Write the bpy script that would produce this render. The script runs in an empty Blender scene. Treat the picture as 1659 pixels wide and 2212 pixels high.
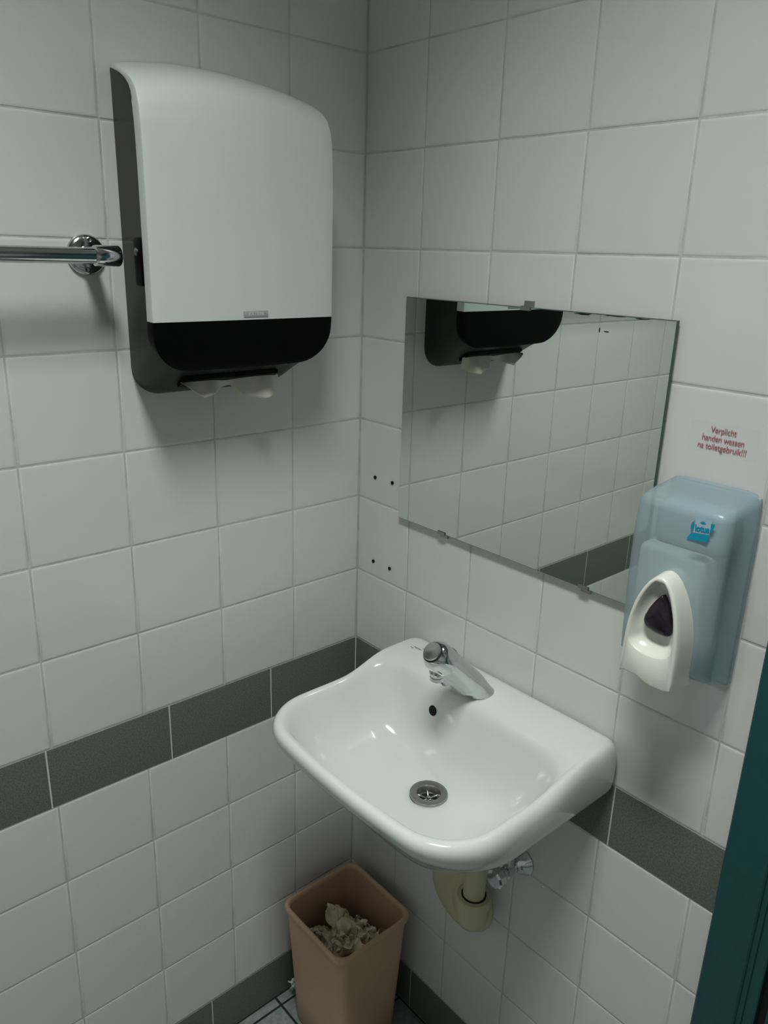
import bpy, bmesh, math, random
from mathutils import Vector, Matrix, noise

# ---------------------------------------------------------------- camera
S = bpy.context.scene
COL = S.collection
CAM_POS = (1.10734, -0.92257, 1.55670)
F_PX = 1697.32
R_RIGHT = (0.6586168, 0.7519191, 0.0290100)
R_DOWN = (0.2541272, -0.1859754, -0.9491220)
R_FWD = (-0.7082678, 0.6324799, -0.3135696)
cd = bpy.data.cameras.new('camera')
cam = bpy.data.objects.new('camera', cd)
COL.objects.link(cam)
m = Matrix.Identity(4)
for i in range(3):
    m[i][0] = R_RIGHT[i]
    m[i][1] = -R_DOWN[i]
    m[i][2] = -R_FWD[i]
    m[i][3] = CAM_POS[i]
cam.matrix_world = m
cd.sensor_fit = 'HORIZONTAL'
cd.sensor_width = 36
cd.lens = F_PX * 36 / 1659
cd.clip_start = 0.01
S.camera = cam

# ---------------------------------------------------------------- world, exposure, lamp power
w = bpy.data.worlds.new('world')
S.world = w
w.use_nodes = True
w.node_tree.nodes['Background'].inputs[0].default_value = (0.5, 0.55, 0.55, 1)
w.node_tree.nodes['Background'].inputs[1].default_value = 0.0
S.view_settings.view_transform = 'Standard'
S.view_settings.look = 'None'
S.view_settings.gamma = 1
S.view_settings.use_curve_mapping = False
S.view_settings.exposure = 0.0
LAMP_POS = (0.84, -0.74, 2.60)
LAMP_SIZE = (0.50, 0.20)
LAMP_STRENGTH = 2.0          # glow of the opal panel itself
LAMP_COLOR = (0.968, 1.0, 0.962, 1)
LAMP_POWER = 12.6            # the louvred fitting throws its light in a cone downwards
LAMP_SPREAD = 109
ld = bpy.data.lights.new('lamp_light', 'AREA')
ld.shape = 'RECTANGLE'
ld.size, ld.size_y = LAMP_SIZE
ld.energy = LAMP_POWER
ld.color = LAMP_COLOR[:3]
ld.spread = math.radians(LAMP_SPREAD)
lamp_light = bpy.data.objects.new('lamp_light', ld)
lamp_light.location = (LAMP_POS[0], LAMP_POS[1], LAMP_POS[2] - 0.032)
COL.objects.link(lamp_light)

# ---------------------------------------------------------------- helpers
random.seed(4)

def obj(name, bm, mat, parent=None, smooth=None, normals=True):
    if normals:
        bmesh.ops.recalc_face_normals(bm, faces=bm.faces)
    me = bpy.data.meshes.new(name)
    bm.to_mesh(me)
    bm.free()
    o = bpy.data.objects.new(name, me)
    COL.objects.link(o)
    mats = mat if isinstance(mat, (list, tuple)) else [mat]
    for q in mats:
        me.materials.append(q)
    if smooth is not None:
        for p in me.polygons:
            p.use_smooth = True
        me.set_sharp_from_angle(angle=math.radians(smooth))
    if parent is not None:
        o.parent = parent
        o.matrix_parent_inverse = parent.matrix_world.inverted()
    return o

def sub(o, lv=2):
    s = o.modifiers.new('subdivision', 'SUBSURF')
    s.levels = lv
    s.render_levels = lv
    for p in o.data.polygons:
        p.use_smooth = True
    return o

def tag(o, label=None, cat=None, group=None, kind=None):
    if label: o['label'] = label
    if cat: o['category'] = cat
    if group: o['group'] = group
    if kind: o['kind'] = kind
    return o

def empty(name, loc, label, cat, group=None):
    o = bpy.data.objects.new(name, None)
    o.location = loc
    o.empty_display_size = 0.02
    COL.objects.link(o)
    o.matrix_world = Matrix.Translation(loc)
    return tag(o, label, cat, group)

def box(bm, a, b, bev=0.0, seg=2):
    a, b = Vector(a), Vector(b)
    r = bmesh.ops.create_cube(bm, size=1)
    vs = r['verts']
    for v in vs:
        v.co = Vector(((a[i] + b[i]) / 2 + v.co[i] * (b[i] - a[i]) for i in range(3)))
    if bev > 0:
        es = list({e for v in vs for e in v.link_edges})
        bmesh.ops.bevel(bm, geom=es, offset=bev, segments=seg, profile=0.5, affect='EDGES')

def loft(bm, loops, cap0=True, cap1=True, closed=True):
    rows = [[bm.verts.new(p) for p in L] for L in loops]
    n = len(rows[0])
    for a, b in zip(rows, rows[1:]):
        for i in range(n if closed else n - 1):
            j = (i + 1) % n
            bm.faces.new((a[i], a[j], b[j], b[i]))
    if cap0: bm.faces.new(list(reversed(rows[0])))
    if cap1: bm.faces.new(rows[-1])
    return rows

def frame_of(t, hint=Vector((0, 0, 1))):
    t = t.normalized()
    if abs(t.dot(hint)) > 0.95:
        hint = Vector((1, 0, 0))
    u = t.cross(hint).normalized()
    v = t.cross(u).normalized()
    return u, v

def circle(c, t, r, n=24, hint=Vector((0, 0, 1))):
    u, v = frame_of(Vector(t), hint)
    return [Vector(c) + u * (r * math.cos(2 * math.pi * i / n)) + v * (r * math.sin(2 * math.pi * i / n)) for i in range(n)]

def lathe(bm, c, t, prof, n=32, hint=Vector((0, 0, 1)), caps=True):
    """prof: list of (distance along axis, radius)"""
    t = Vector(t).normalized()
    loft(bm, [circle(Vector(c) + t * d, t, max(r, 1e-5), n, hint) for d, r in prof], caps, caps)

def tube(bm, pts, r, n=20, caps=True):
    pts = [Vector(p) for p in pts]
    loops = []
    u = None
    for i, p in enumerate(pts):
        t = (pts[min(i + 1, len(pts) - 1)] - pts[max(i - 1, 0)]).normalized()
        if u is None:
            u, v = frame_of(t)
        else:
            u = (u - t * u.dot(t)).normalized()
        v = t.cross(u).normalized()
        rr = r[i] if isinstance(r, (list, tuple)) else r
        loops.append([p + u * (rr * math.cos(2 * math.pi * k / n)) + v * (rr * math.sin(2 * math.pi * k / n)) for k in range(n)])
    loft(bm, loops, caps, caps)

def rrect(x0, x1, y0, y1, r0, r1, k=6, s=6):
    """rounded rectangle; y0 = far end (radius r0 corners), y1 = near end (radius r1). Same count for all calls."""
    def arc(cx, cy, r, a0, a1):
        return [(cx + r * math.cos(a0 + (a1 - a0) * i / k), cy + r * math.sin(a0 + (a1 - a0) * i / k)) for i in range(k + 1)]
    P = math.pi
    cs = [arc(x1 - r1, y1 - r1, r1, 0, P / 2), arc(x0 + r1, y1 - r1, r1, P / 2, P),
          arc(x0 + r0, y0 + r0, r0, P, 1.5 * P), arc(x1 - r0, y0 + r0, r0, 1.5 * P, 2 * P)]
    out = []
    for i, c in enumerate(cs):
        out += c
        a, b = c[-1], cs[(i + 1) % 4][0]
        for q in range(1, s):
            out.append((a[0] + (b[0] - a[0]) * q / s, a[1] + (b[1] - a[1]) * q / s))
    return out

def sstep(x):
    x = max(0.0, min(1.0, x))
    return x * x * (3 - 2 * x)

def interp(tab, x):
    if x <= tab[0][0]: return tab[0][1]
    for (a, p), (b, q) in zip(tab, tab[1:]):
        if x <= b: return p + (q - p) * (x - a) / (b - a)
    return tab[-1][1]

# ---------------------------------------------------------------- materials
def mat(name, col, rough=0.5, metal=0.0, coat=0.0, spec=0.5, noise_amt=0.0, noise_scale=30.0, bump=0.0, bump_scale=60.0, rough_var=0.0, trans=0.0, ior=1.45, emit=None, col2=None, sss=0.0):
    M = bpy.data.materials.new(name)
    M.use_nodes = True
    nt = M.node_tree
    b = nt.nodes['Principled BSDF']
    b.inputs['Base Color'].default_value = (*col, 1)
    b.inputs['Roughness'].default_value = rough
    b.inputs['Metallic'].default_value = metal
    b.inputs['Coat Weight'].default_value = coat
    b.inputs['Coat Roughness'].default_value = 0.05
    b.inputs['Specular IOR Level'].default_value = spec
    b.inputs['IOR'].default_value = ior
    b.inputs['Transmission Weight'].default_value = trans
    b.inputs['Subsurface Weight'].default_value = sss
    if emit:
        b.inputs['Emission Color'].default_value = emit[0]
        b.inputs['Emission Strength'].default_value = emit[1]
    tc = nt.nodes.new('ShaderNodeTexCoord')
    n = nt.nodes.new('ShaderNodeTexNoise')
    n.inputs['Scale'].default_value = noise_scale
    n.inputs['Detail'].default_value = 4
    nt.links.new(tc.outputs['Object'], n.inputs['Vector'])
    r = nt.nodes.new('ShaderNodeMix')
    r.data_type = 'RGBA'
    c2 = col2 if col2 else tuple(c * (1 - noise_amt) for c in col)
    r.inputs[6].default_value = (*col, 1)
    r.inputs[7].default_value = (*c2, 1)
    mr = nt.nodes.new('ShaderNodeMapRange')
    mr.inputs[1].default_value = 0.38
    mr.inputs[2].default_value = 0.62
    nt.links.new(n.outputs['Fac'], mr.inputs[0])
    nt.links.new(mr.outputs[0], r.inputs[0])
    nt.links.new(r.outputs[2], b.inputs['Base Color'])
    if rough_var > 0:
        m2 = nt.nodes.new('ShaderNodeMapRange')
        m2.inputs[3].default_value = rough
        m2.inputs[4].default_value = rough + rough_var
        nt.links.new(n.outputs['Fac'], m2.inputs[0])
        nt.links.new(m2.outputs[0], b.inputs['Roughness'])
    if bump > 0:
        n2 = nt.nodes.new('ShaderNodeTexNoise')
        n2.inputs['Scale'].default_value = bump_scale
        n2.inputs['Detail'].default_value = 3
        nt.links.new(tc.outputs['Object'], n2.inputs['Vector'])
        bp = nt.nodes.new('ShaderNodeBump')
        bp.inputs['Strength'].default_value = 1.0
        bp.inputs['Distance'].default_value = bump
        nt.links.new(n2.outputs['Fac'], bp.inputs['Height'])
        nt.links.new(bp.outputs[0], b.inputs['Normal'])
    return M

def see_through(M, amount):
    """mix a material with plain transparency"""
    nt = M.node_tree
    out = nt.nodes['Material Output']
    tr = nt.nodes.new('ShaderNodeBsdfTransparent')
    mx = nt.nodes.new('ShaderNodeMixShader')
    mx.inputs[0].default_value = amount
    nt.links.new(nt.nodes['Principled BSDF'].outputs[0], mx.inputs[1])
    nt.links.new(tr.outputs[0], mx.inputs[2])
    nt.links.new(mx.outputs[0], out.inputs['Surface'])
    return M, tr

M_TILE = mat('white_tile', (0.655, 0.655, 0.645), rough=0.16, noise_amt=0.02, noise_scale=5, bump=0.0006, bump_scale=14, rough_var=0.06)
M_GROUT = mat('grout', (0.56, 0.56, 0.53), rough=0.9, noise_amt=0.18, noise_scale=25, bump=0.0005, bump_scale=500)
M_DARK = mat('dark_tile', (0.150, 0.172, 0.152), rough=0.6, col2=(0.095, 0.112, 0.098), noise_scale=420, bump=0.0002, bump_scale=600)
M_GROUT2 = mat('light_grout', (0.62, 0.62, 0.58), rough=0.9, noise_amt=0.12, noise_scale=30)
M_FLOOR = mat('floor_tile', (0.26, 0.31, 0.305), rough=0.45, noise_amt=0.25, noise_scale=90, bump=0.0003, bump_scale=200)
M_FGROUT = mat('floor_grout', (0.02, 0.025, 0.024), rough=0.9, noise_amt=0.3)
M_PAINT = mat('white_paint', (0.78, 0.78, 0.75), rough=0.7, noise_amt=0.03, noise_scale=4)
M_TEAL = mat('teal_paint', (0.011, 0.070, 0.075), rough=0.38, noise_amt=0.1, noise_scale=60, bump=0.0001, bump_scale=250)
M_BLACK = mat('black_rubber', (0.006, 0.006, 0.006), rough=0.7, noise_amt=0.2)
M_CERAMIC = mat('white_ceramic', (0.635, 0.672, 0.650), rough=0.10, coat=0.4, noise_amt=0.015, noise_scale=6, rough_var=0.05)
M_BTN = mat('satin_chrome', (0.66, 0.67, 0.66), rough=0.24, metal=1.0, noise_amt=0.05)
M_CHROME = mat('chrome', (0.64, 0.665, 0.68), rough=0.07, metal=1.0, noise_amt=0.05, noise_scale=40, rough_var=0.06)
M_CHROME_D = mat('polished_steel_bar', (0.62, 0.66, 0.66), rough=0.10, metal=1.0, noise_amt=0.1, noise_scale=80, rough_var=0.06)
M_STEEL = mat('brushed_steel', (0.42, 0.41, 0.38), rough=0.34, metal=1.0, noise_amt=0.12, noise_scale=120)
M_DISP_W = mat('dispenser_white', (0.60, 0.645, 0.635), rough=0.42, noise_amt=0.015, noise_scale=8, bump=0.00005, bump_scale=900)
M_DISP_E = mat('dispenser_edge', (0.62, 0.62, 0.58), rough=0.5, noise_amt=0.02)
M_DISP_B = mat('dispenser_black', (0.002, 0.002, 0.0022), rough=0.40, spec=0.10, noise_amt=0.1)
M_DISP_G = mat('dispenser_smoke', (0.024, 0.026, 0.023), rough=0.40, spec=0.35, noise_amt=0.35, noise_scale=9)
M_BADGE = mat('badge_grey', (0.33, 0.36, 0.36), rough=0.5, noise_amt=0.03)
M_BADGE_T = mat('badge_lettering', (0.55, 0.58, 0.58), rough=0.5, noise_amt=0.03)
M_PAPER = mat('towel_paper', (0.60, 0.58, 0.50), rough=0.9, noise_amt=0.08, noise_scale=60, bump=0.0003, bump_scale=400)
M_PAPER2 = mat('crumpled_paper', (0.86, 0.75, 0.58), rough=0.95, noise_amt=0.10, noise_scale=60, bump=0.0004, bump_scale=300)
M_BIN = mat('bin_plastic', (0.58, 0.38, 0.26), rough=0.48, noise_amt=0.06, noise_scale=12)
M_PVC = mat('cream_pvc', (0.56, 0.53, 0.36), rough=0.42, noise_amt=0.08, noise_scale=14)
M_LEVER = mat('cream_lever', (0.72, 0.725, 0.655), rough=0.28, noise_amt=0.015)
M_PURPLE = mat('dark_purple_window', (0.014, 0.008, 0.013), rough=0.12, noise_amt=0.4, noise_scale=70, col2=(0.024, 0.016, 0.026))
M_BAG = mat('soap_bag', (0.68, 0.67, 0.58), rough=0.6, noise_amt=0.05, noise_scale=20)
M_INNER = mat('inner_blue_plastic', (0.30, 0.42, 0.47), rough=0.5, noise_amt=0.05)
M_CYAN = mat('logo_cyan', (0.0, 0.27, 0.42), rough=0.5, noise_amt=0.05)
M_LOGO_L = mat('logo_pale', (0.34, 0.47, 0.55), rough=0.5, noise_amt=0.05)
M_RED = mat('dull_red_lettering', (0.40, 0.105, 0.105), rough=0.7, noise_amt=0.25, noise_scale=300)
M_LABEL = mat('clear_label', (0.72, 0.71, 0.685), rough=0.3, noise_amt=0.01)
M_HOLE = mat('drill_hole_dark', (0.006, 0.006, 0.006), rough=0.9, noise_amt=0.2)
M_GLASSE = mat('green_glass_edge', (0.05, 0.10, 0.085), rough=0.2, noise_amt=0.2, noise_scale=60)
M_MIRROR = mat('silvered_glass', (0.78, 0.86, 0.81), rough=0.0, metal=1.0, noise_amt=0.01, noise_scale=3)
M_STAIN = mat('grey_smudge', (0.33, 0.34, 0.32), rough=0.5, noise_amt=0.4, noise_scale=400)
M_SHELL, _t = see_through(mat('smoky_blue_shell', (0.42, 0.50, 0.53), rough=0.22, noise_amt=0.02), 0.50)
_t.inputs[0].default_value = (0.82, 0.93, 0.97, 1)
M_LAMP = mat('lamp_diffuser', (0.9, 0.9, 0.9), rough=0.5, emit=(LAMP_COLOR, LAMP_STRENGTH))

# ---------------------------------------------------------------- setting: tiled walls
def tile(bm, mp, u0, u1, v0, v1, midx, g=0.0013, tilt=0.0012, pil=0.0045, dep=0.0009):
    u0 += g; u1 -= g; v0 += g; v1 -= g
    tu, tv = random.uniform(-tilt, tilt), random.uniform(-tilt, tilt)
    off = random.uniform(-0.0001, 0.0002)
    cu, cv = (u0 + u1) / 2, (v0 + v1) / 2
    rings = []
    for ins, d in ((0, -dep - 0.002), (0, -dep), (pil * 0.22, -dep * 0.42), (pil * 0.6, -dep * 0.1), (pil, 0.0)):
        rings.append([mp(a, b, d + off + (a - cu) * tu + (b - cv) * tv) for a, b in
                      ((u0 + ins, v0 + ins), (u1 - ins, v0 + ins), (u1 - ins, v1 - ins), (u0 + ins, v1 - ins))])
    nf = len(bm.faces)
    loft(bm, rings, False, True)
    bm.faces.ensure_lookup_table()
    for i in range(nf, len(bm.faces)):
        bm.faces[i].material_index = midx
        bm.faces[i].smooth = True

def tiled_wall(name, mp, umax, ztop, white_cols, band_cols, base_cols, normal, umin=0.0):
    bm = bmesh.new()
    Z = [(0.0, 0.1046, 'base')]
    z = 0.1046
    for i in range(4):
        Z.append((z, z + 0.15, 'w')); z += 0.15
    Z.append((0.7046, 0.8123, 'band'))
    z = 0.8123
    while z < ztop:
        Z.append((z, min(z + 0.15, ztop), 'w')); z += 0.15
    for z0, z1, k in Z:
        cols = {'w': white_cols, 'band': band_cols, 'base': base_cols}[k]
        for a, b in zip(cols, cols[1:]):
            a, b = max(a, umin), min(b, umax)
            if b - a < 0.008: continue
            if k == 'w':
                tile(bm, mp, a, b, z0, z1, 0)
            else:
                tile(bm, mp, a, b, z0, z1, 1, g=0.0012, tilt=0.0004, pil=0.0012, dep=0.0006)
    # grout bed
    for z0, z1, idx in ((0, 0.1046, 3), (0.1046, 0.7046, 2), (0.7046, 0.8123, 3), (0.8123, ztop, 2)):
        d = -0.0010 if idx == 2 else -0.0006
        e0 = umin - (0.0015 if umin == 0 else 0)
        q = [mp(e0, z0, d), mp(umax, z0, d), mp(umax, z1, d), mp(e0, z1, d)]
        f = bm.faces.new([bm.verts.new(p) for p in q])
        f.material_index = idx
    # solid body of the wall behind the bed
    q0 = [mp(umin, 0, -0.02), mp(umax, 0, -0.02), mp(umax, ztop, -0.02), mp(umin, ztop, -0.02)]
    q1 = [mp(umin, 0, -0.10), mp(umax, 0, -0.10), mp(umax, ztop, -0.10), mp(umin, ztop, -0.10)]
    loft(bm, [q0, q1])
    bm.normal_update()
    for f in bm.faces:
        c = f.calc_center_median()
        if f.normal.dot(Vector(normal)) < 0 and f.material_index in (0, 1, 2, 3):
            pass
    o = obj(name, bm, [M_TILE, M_DARK, M_GROUT, M_GROUT2], smooth=35, normals=False)
    # orient every face towards the room
    me = o.data
    b2 = bmesh.new(); b2.from_mesh(me)
    fl = [f for f in b2.faces if f.normal.dot(Vector(normal)) < -1e-4]
    bmesh.ops.reverse_faces(b2, faces=fl)
    b2.to_mesh(me); b2.free()
    return tag(o, kind='structure')

H = 2.62
ROOM_X, ROOM_Y = 1.90, 1.62
mpL = lambda u, v, d: Vector((d, -u, v))
mpR = lambda u, v, d: Vector((u, -d, v))
colsL = [0.0] + [0.1520 + 0.1521 * i for i in range(11)]
bandL = [0.2058 * i for i in range(10)]
baseL = [0.0] + [0.155 + 0.2058 * i for i in range(9)]
colsR = [0.0] + [0.1418 + 0.15096 * i for i in range(6)]
bandR = [0.2033 * i for i in range(6)]
baseR = [0.2055 * i for i in range(6)]
tiled_wall('wall_left', mpL, ROOM_Y, H, colsL, bandL, baseL, (1, 0, 0))
tiled_wall('wall_right', mpR, 0.787, H, colsR, bandR, baseR, (0, -1, 0))
far_cols = [1.76 + 0.15 * i for i in range(3)]
tiled_wall('wall_right', mpR, ROOM_X, H, far_cols, far_cols, far_cols, (0, -1, 0), umin=1.76)
tiled_wall('wall_back', lambda u, v, d: Vector((u, -ROOM_Y + d, v)), ROOM_X, H, [0.15 * i for i in range(14)], [0.205 * i for i in range(11)], [0.205 * i for i in range(11)], (0, 1, 0))
tiled_wall('wall_side', lambda u, v, d: Vector((ROOM_X - d, -u, v)), ROOM_Y, H, [0.15 * i for i in range(12)], [0.205 * i for i in range(10)], [0.205 * i for i in range(10)], (-1, 0, 0))
# wall above the door
bm = bmesh.new(); box(bm, (0.787, 0.0, 2.14), (1.76, 0.10, H))
tag(obj('wall_right', bm, M_PAINT), kind='structure')
bm = bmesh.new(); box(bm, (-0.1, -ROOM_Y - 0.1, H), (ROOM_X + 0.1, 0.1, H + 0.08))
tag(obj('ceiling', bm, M_PAINT), kind='structure')

# floor: tiles with joints at x=.024 and y=-.210
bm = bmesh.new()
P = 0.15
xs = [0.0] + [0.024 + P * i for i in range(13)]
ys = [0.0, 0.060] + [0.210 + P * i for i in range(11)]
mpF = lambda u, v, d: Vector((u, -v, d))
for a, b in zip(xs, xs[1:]):
    for c, d in zip(ys, ys[1:]):
        if a < ROOM_X and c < ROOM_Y:
            tile(bm, mpF, a, min(b, ROOM_X), c, min(d, ROOM_Y), 0, g=0.0022, tilt=0.0005, pil=0.002, dep=0.0012)
f = bm.faces.new([bm.verts.new(p) for p in ((0, 0, -0.0008), (ROOM_X, 0, -0.0008), (ROOM_X, -ROOM_Y, -0.0008), (0, -ROOM_Y, -0.0008))])
f.material_index = 1
box(bm, (-0.1, -ROOM_Y - 0.1, -0.1), (ROOM_X + 0.1, 0.1, -0.02))
tag(obj('floor', bm, [M_FLOOR, M_FGROUT], smooth=35), kind='structure')

# door frame and leaf (teal) in the right wall
bm = bmesh.new()
fx0 = 0.785
def extr(bm, prof, z0, z1):
    loft(bm, [[Vector((x, y, z0)) for x, y in prof], [Vector((x, y, z1)) for x, y in prof]])
prof = [(0.787, 0.1), (0.7855, -0.018), (0.7875, -0.0205), (0.8385, -0.0205), (0.8405, -0.0185), (0.8405, -0.0150), (0.8425, -0.0140), (0.8465, -0.0140),
        (0.8475, -0.0105), (0.8500, -0.0095), (0.8590, -0.0095), (0.8605, -0.0080), (0.8605, 0.1)]
extr(bm, prof, 0, 2.14)
prof2 = [(2 * 1.2735 - x, y) for x, y in prof]
extr(bm, list(reversed(prof2)), 0, 2.14)
box(bm, (0.8605, -0.0205, 2.08), (2 * 1.2735 - 0.8605, 0.1, 2.14), 0.002)
fr = obj('door_frame', bm, M_TEAL, smooth=30)
tag(fr, kind='structure'); fr.name = 'trim_1'
bm = bmesh.new()
box(bm, (0.8610, 0.004, 0.004), (0.8720, 0.03, 2.08))
seal = obj('rubber_seal', bm, M_BLACK, fr)
bm = bmesh.new()
box(bm, (0.8725, -0.0080, 0.006), (1.6845, 0.032, 2.078), 0.002)
door = tag(obj('door_1', bm, M_TEAL, smooth=30), kind='structure')
bm = bmesh.new()
tube(bm, [(1.60, -0.008, 1.03), (1.60, -0.055, 1.03), (1.595, -0.06, 1.03), (1.50, -0.06, 1.03)], 0.009)
lathe(bm, (1.60, -0.008, 1.03), (0, -1, 0), [(0, 0.026), (0.008, 0.026), (0.010, 0.023)])
obj('door_handle', bm, M_STEEL, door, smooth=40)

# ---------------------------------------------------------------- ceiling lamp
lx, ly, lz = LAMP_POS
lamp = empty('ceiling_lamp', (lx, ly, H), 'white ceiling lamp with a glowing opal panel, above the middle of the washroom', 'lamp')
bm = bmesh.new()
hx_, hy_ = LAMP_SIZE[0] / 2, LAMP_SIZE[1] / 2
for (x0, x1, y0, y1) in ((-hx_ - 0.03, -hx_, -hy_ - 0.03, hy_ + 0.03), (hx_, hx_ + 0.03, -hy_ - 0.03, hy_ + 0.03), (-hx_, hx_, -hy_ - 0.03, -hy_), (-hx_, hx_, hy_, hy_ + 0.03)):
    box(bm, (lx + x0, ly + y0, H - 0.09), (lx + x1, ly + y1, H))
obj('lamp_housing', bm, M_PAINT, lamp, smooth=40)
bm = bmesh.new()
for i in range(1, 8):
    x = lx - hx_ + 2 * hx_ * i / 8
    box(bm, (x - 0.001, ly - hy_, H - 0.051), (x + 0.001, ly + hy_, H - 0.041))
obj('louvre', bm, M_STEEL, lamp)
lamp_light.parent = lamp
lamp_light.matrix_parent_inverse = lamp.matrix_world.inverted()
lamp_light.location = (lx, ly, H - 0.056)
bm = bmesh.new()
box(bm, (lx - hx_, ly - hy_, H - 0.040), (lx + hx_, ly + hy_, H - 0.030))
obj('diffuser', bm, M_LAMP, lamp, smooth=40)

# ---------------------------------------------------------------- drill holes in the right wall
for (x, z), lab in (((0.0474, 1.160), 'drill hole in the tile left of the mirror, upper pair, nearer the corner'),
                    ((0.0951, 1.1606), 'drill hole in the tile, upper pair, next to the mirror edge'),
                    ((0.0485, 0.9931), 'drill hole in the tile below mirror level, lower pair, nearer the corner'),
                    ((0.0954, 0.9931), 'drill hole in the tile, lower pair, below the bottom left mirror corner')):
    bm = bmesh.new()
    lathe(bm, (x, 0.004, z), (0, -1, 0), [(0, 0.0032), (0.0050, 0.0033), (0.0054, 0.0036), (0.0056, 0.0030), (0.0050, 0.0022)], n=20)
    tag(obj('drill_hole', bm, M_HOLE, smooth=40), 'small dark ' + lab, 'hole', 'drill holes left of the mirror')

# ---------------------------------------------------------------- paper towel dispenser (left wall)
disp = empty('paper_towel_dispenser', (0, -0.306, 1.346), 'white wall-mounted paper towel dispenser with black lower band and smoky grey sides', 'towel dispenser')
FRONT = [(1.385, 0.100), (1.395, 0.1065), (1.41, 0.1105), (1.43, 0.1140), (1.460, 0.1165), (1.54, 0.1170), (1.62, 0.1175), (1.68, 0.1165), (1.705, 0.1145),
         (1.722, 0.1110), (1.735, 0.1050), (1.7445, 0.0960), (1.7530, 0.0830), (1.7610, 0.0640), (1.7680, 0.0420), (1.7735, 0.0210), (1.7785, 0.0)]
BACKY0, BACKY1 = -0.4365, -0.1760
FRY0, FRY1 = -0.4535, -0.1575
ARCH = 0.0150
def arch(y, z):
    s_ = (y + 0.306) / 0.14
    return ARCH * sstep((z - 1.66) / 0.11) * max(0.0, 1 - s_ * s_)
def cov_y(z):
    """(y0, y1) of the cover at height z: flares away from the wall, rounded lower corners"""
    zb, r = 1.392, 0.052
    ins = 0.0
    if z < zb + r:
        t = (zb + r - z) / r
        ins = r * (1 - math.sqrt(max(0, 1 - min(t, 1) ** 2)))
    k = interp(FRONT, z) / 0.1165
    return BACKY0 + (FRY0 - BACKY0) * k + ins, BACKY1 + (FRY1 - BACKY1) * k - ins
def cov_th(z): return 0.0035 + 0.0135 * sstep((1.776 - z) / 0.055)
def cover(bm, zs, th=0.017, split=None):
    """bowed plate following FRONT, with a bevelled rim and thickness"""
    NB = 20
    loops = []
    th_ = th
    for z in zs:
        th = min(th_, cov_th(z))
        x = interp(FRONT, z)
        y0, y1 = cov_y(z)
        dz = 0.002
        xa, xb = interp(FRONT, z - dz), interp(FRONT, z + dz)
        n = Vector((2 * dz, 0, -(xb - xa))).normalized()
        e = 0.0028
        row = []
        bx, bz = x - n.x * th, z - n.z * th
        row.append(Vector((max(bx, 0.0015), y0, bz)))
        row.append(Vector((max(x - n.x * e, 0.0018), y0, z - n.z * e)))
        row.append(Vector((max(x - n.x * e * 0.25, 0.0018), y0 + e * 0.3, z - n.z * e * 0.25)))
        for k in range(NB + 1):
            t = k / NB
            y = y0 + e + (y1 - y0 - 2 * e) * t
            bow = 0.0020 * (1 - (2 * t - 1) ** 2) * sstep((1.74 - z) / 0.08)
            row.append(Vector((max(x, 0.0018) + n.x * bow, y, z + n.z * bow + arch(y, z))))
        row.append(Vector((max(x - n.x * e * 0.25, 0.0018), y1 - e * 0.3, z - n.z * e * 0.25)))
        row.append(Vector((max(x - n.x * e, 0.0018), y1, z - n.z * e)))
        row.append(Vector((max(bx, 0.0015), y1, bz)))
        loops.append(row)
    loft(bm, loops, True, True)
zsW = [1.4602, 1.4620] + [1.465 + 0.235 * i / 16 for i in range(17)] + [1.7045 + (1.7783 - 1.7045) * i / 20 for i in range(21)]
bm = bmesh.new(); cover(bm, zsW)
cv = obj('front_cover', bm, M_DISP_W, disp, smooth=38)
cv['label'] = 'white front cover'
zsB = [1.392 + 0.052 * (1 - math.cos(math.pi / 2 * i / 10)) for i in range(11)] + [1.4475, 1.452, 1.4565, 1.4598]
zsB[0] = 1.3921
bm = bmesh.new(); cover(bm, zsB, th=0.016)
cb = obj('lower_cover', bm, M_DISP_B, disp, smooth=38)
cb['label'] = 'glossy black lower band'
# smoky body: loft from wall outline to the back of the cover
def side_outline(x):
    pass
bm = bmesh.new()
def body_loop(t):
    """t=0 at wall, 1 at the cover; closed loop in (y,z) with x depending on height"""
    y0 = BACKY0 + (FRY0 + 0.004 - BACKY0) * t
    y1 = BACKY1 + (FRY1 - 0.004 - BACKY1) * t
    zb = 1.3455 + (1.3945 - 1.3455) * t ** 1.5
    r = 0.042 + 0.010 * t
    pts = rrect(y0, y1, zb, 1.7755, r, 0.003, k=8, s=16)
    out = []
    for y, z in pts:
        xf = interp(FRONT, min(1.7785, z + 0.45 * cov_th(z))) - cov_th(z) * 0.88
        xf = max(xf, 0.001)
        if z < 1.47: xf = min(xf, 0.0990)
        if xf < 0.09:
            k_ = xf / 0.1165
            ya, yb_ = BACKY0 + (FRY0 - BACKY0) * k_ + 0.001, BACKY1 + (FRY1 - BACKY1) * k_ - 0.001
            if z > 1.6: y = max(ya, min(yb_, y))
        out.append(Vector((xf * t + 0.0008, y, z)))
    return out
loft(bm, [body_loop(t) for t in (0, 0.02, 0.15, 0.3, 0.45, 0.6, 0.75, 0.9, 1.0)])
bd = obj('body', bm, M_DISP_G, disp, smooth=30)
bd['label'] = 'smoky dark grey body with side walls and underside'
# key lock on the left side
bm = bmesh.new()
box(bm, (0.070, -0.4530, 1.505), (0.092, -0.4455, 1.566), 0.003)
lk = obj('lock_recess', bm, M_DISP_B, disp, smooth=40)
bm = bmesh.new()
lathe(bm, (0.080, -0.4525, 1.548), (0, -1, 0), [(0, 0.005), (0.0015, 0.005), (0.002, 0.004)], n=20)
obj('lock_cylinder', bm, M_STEEL, lk, smooth=40)
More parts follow.
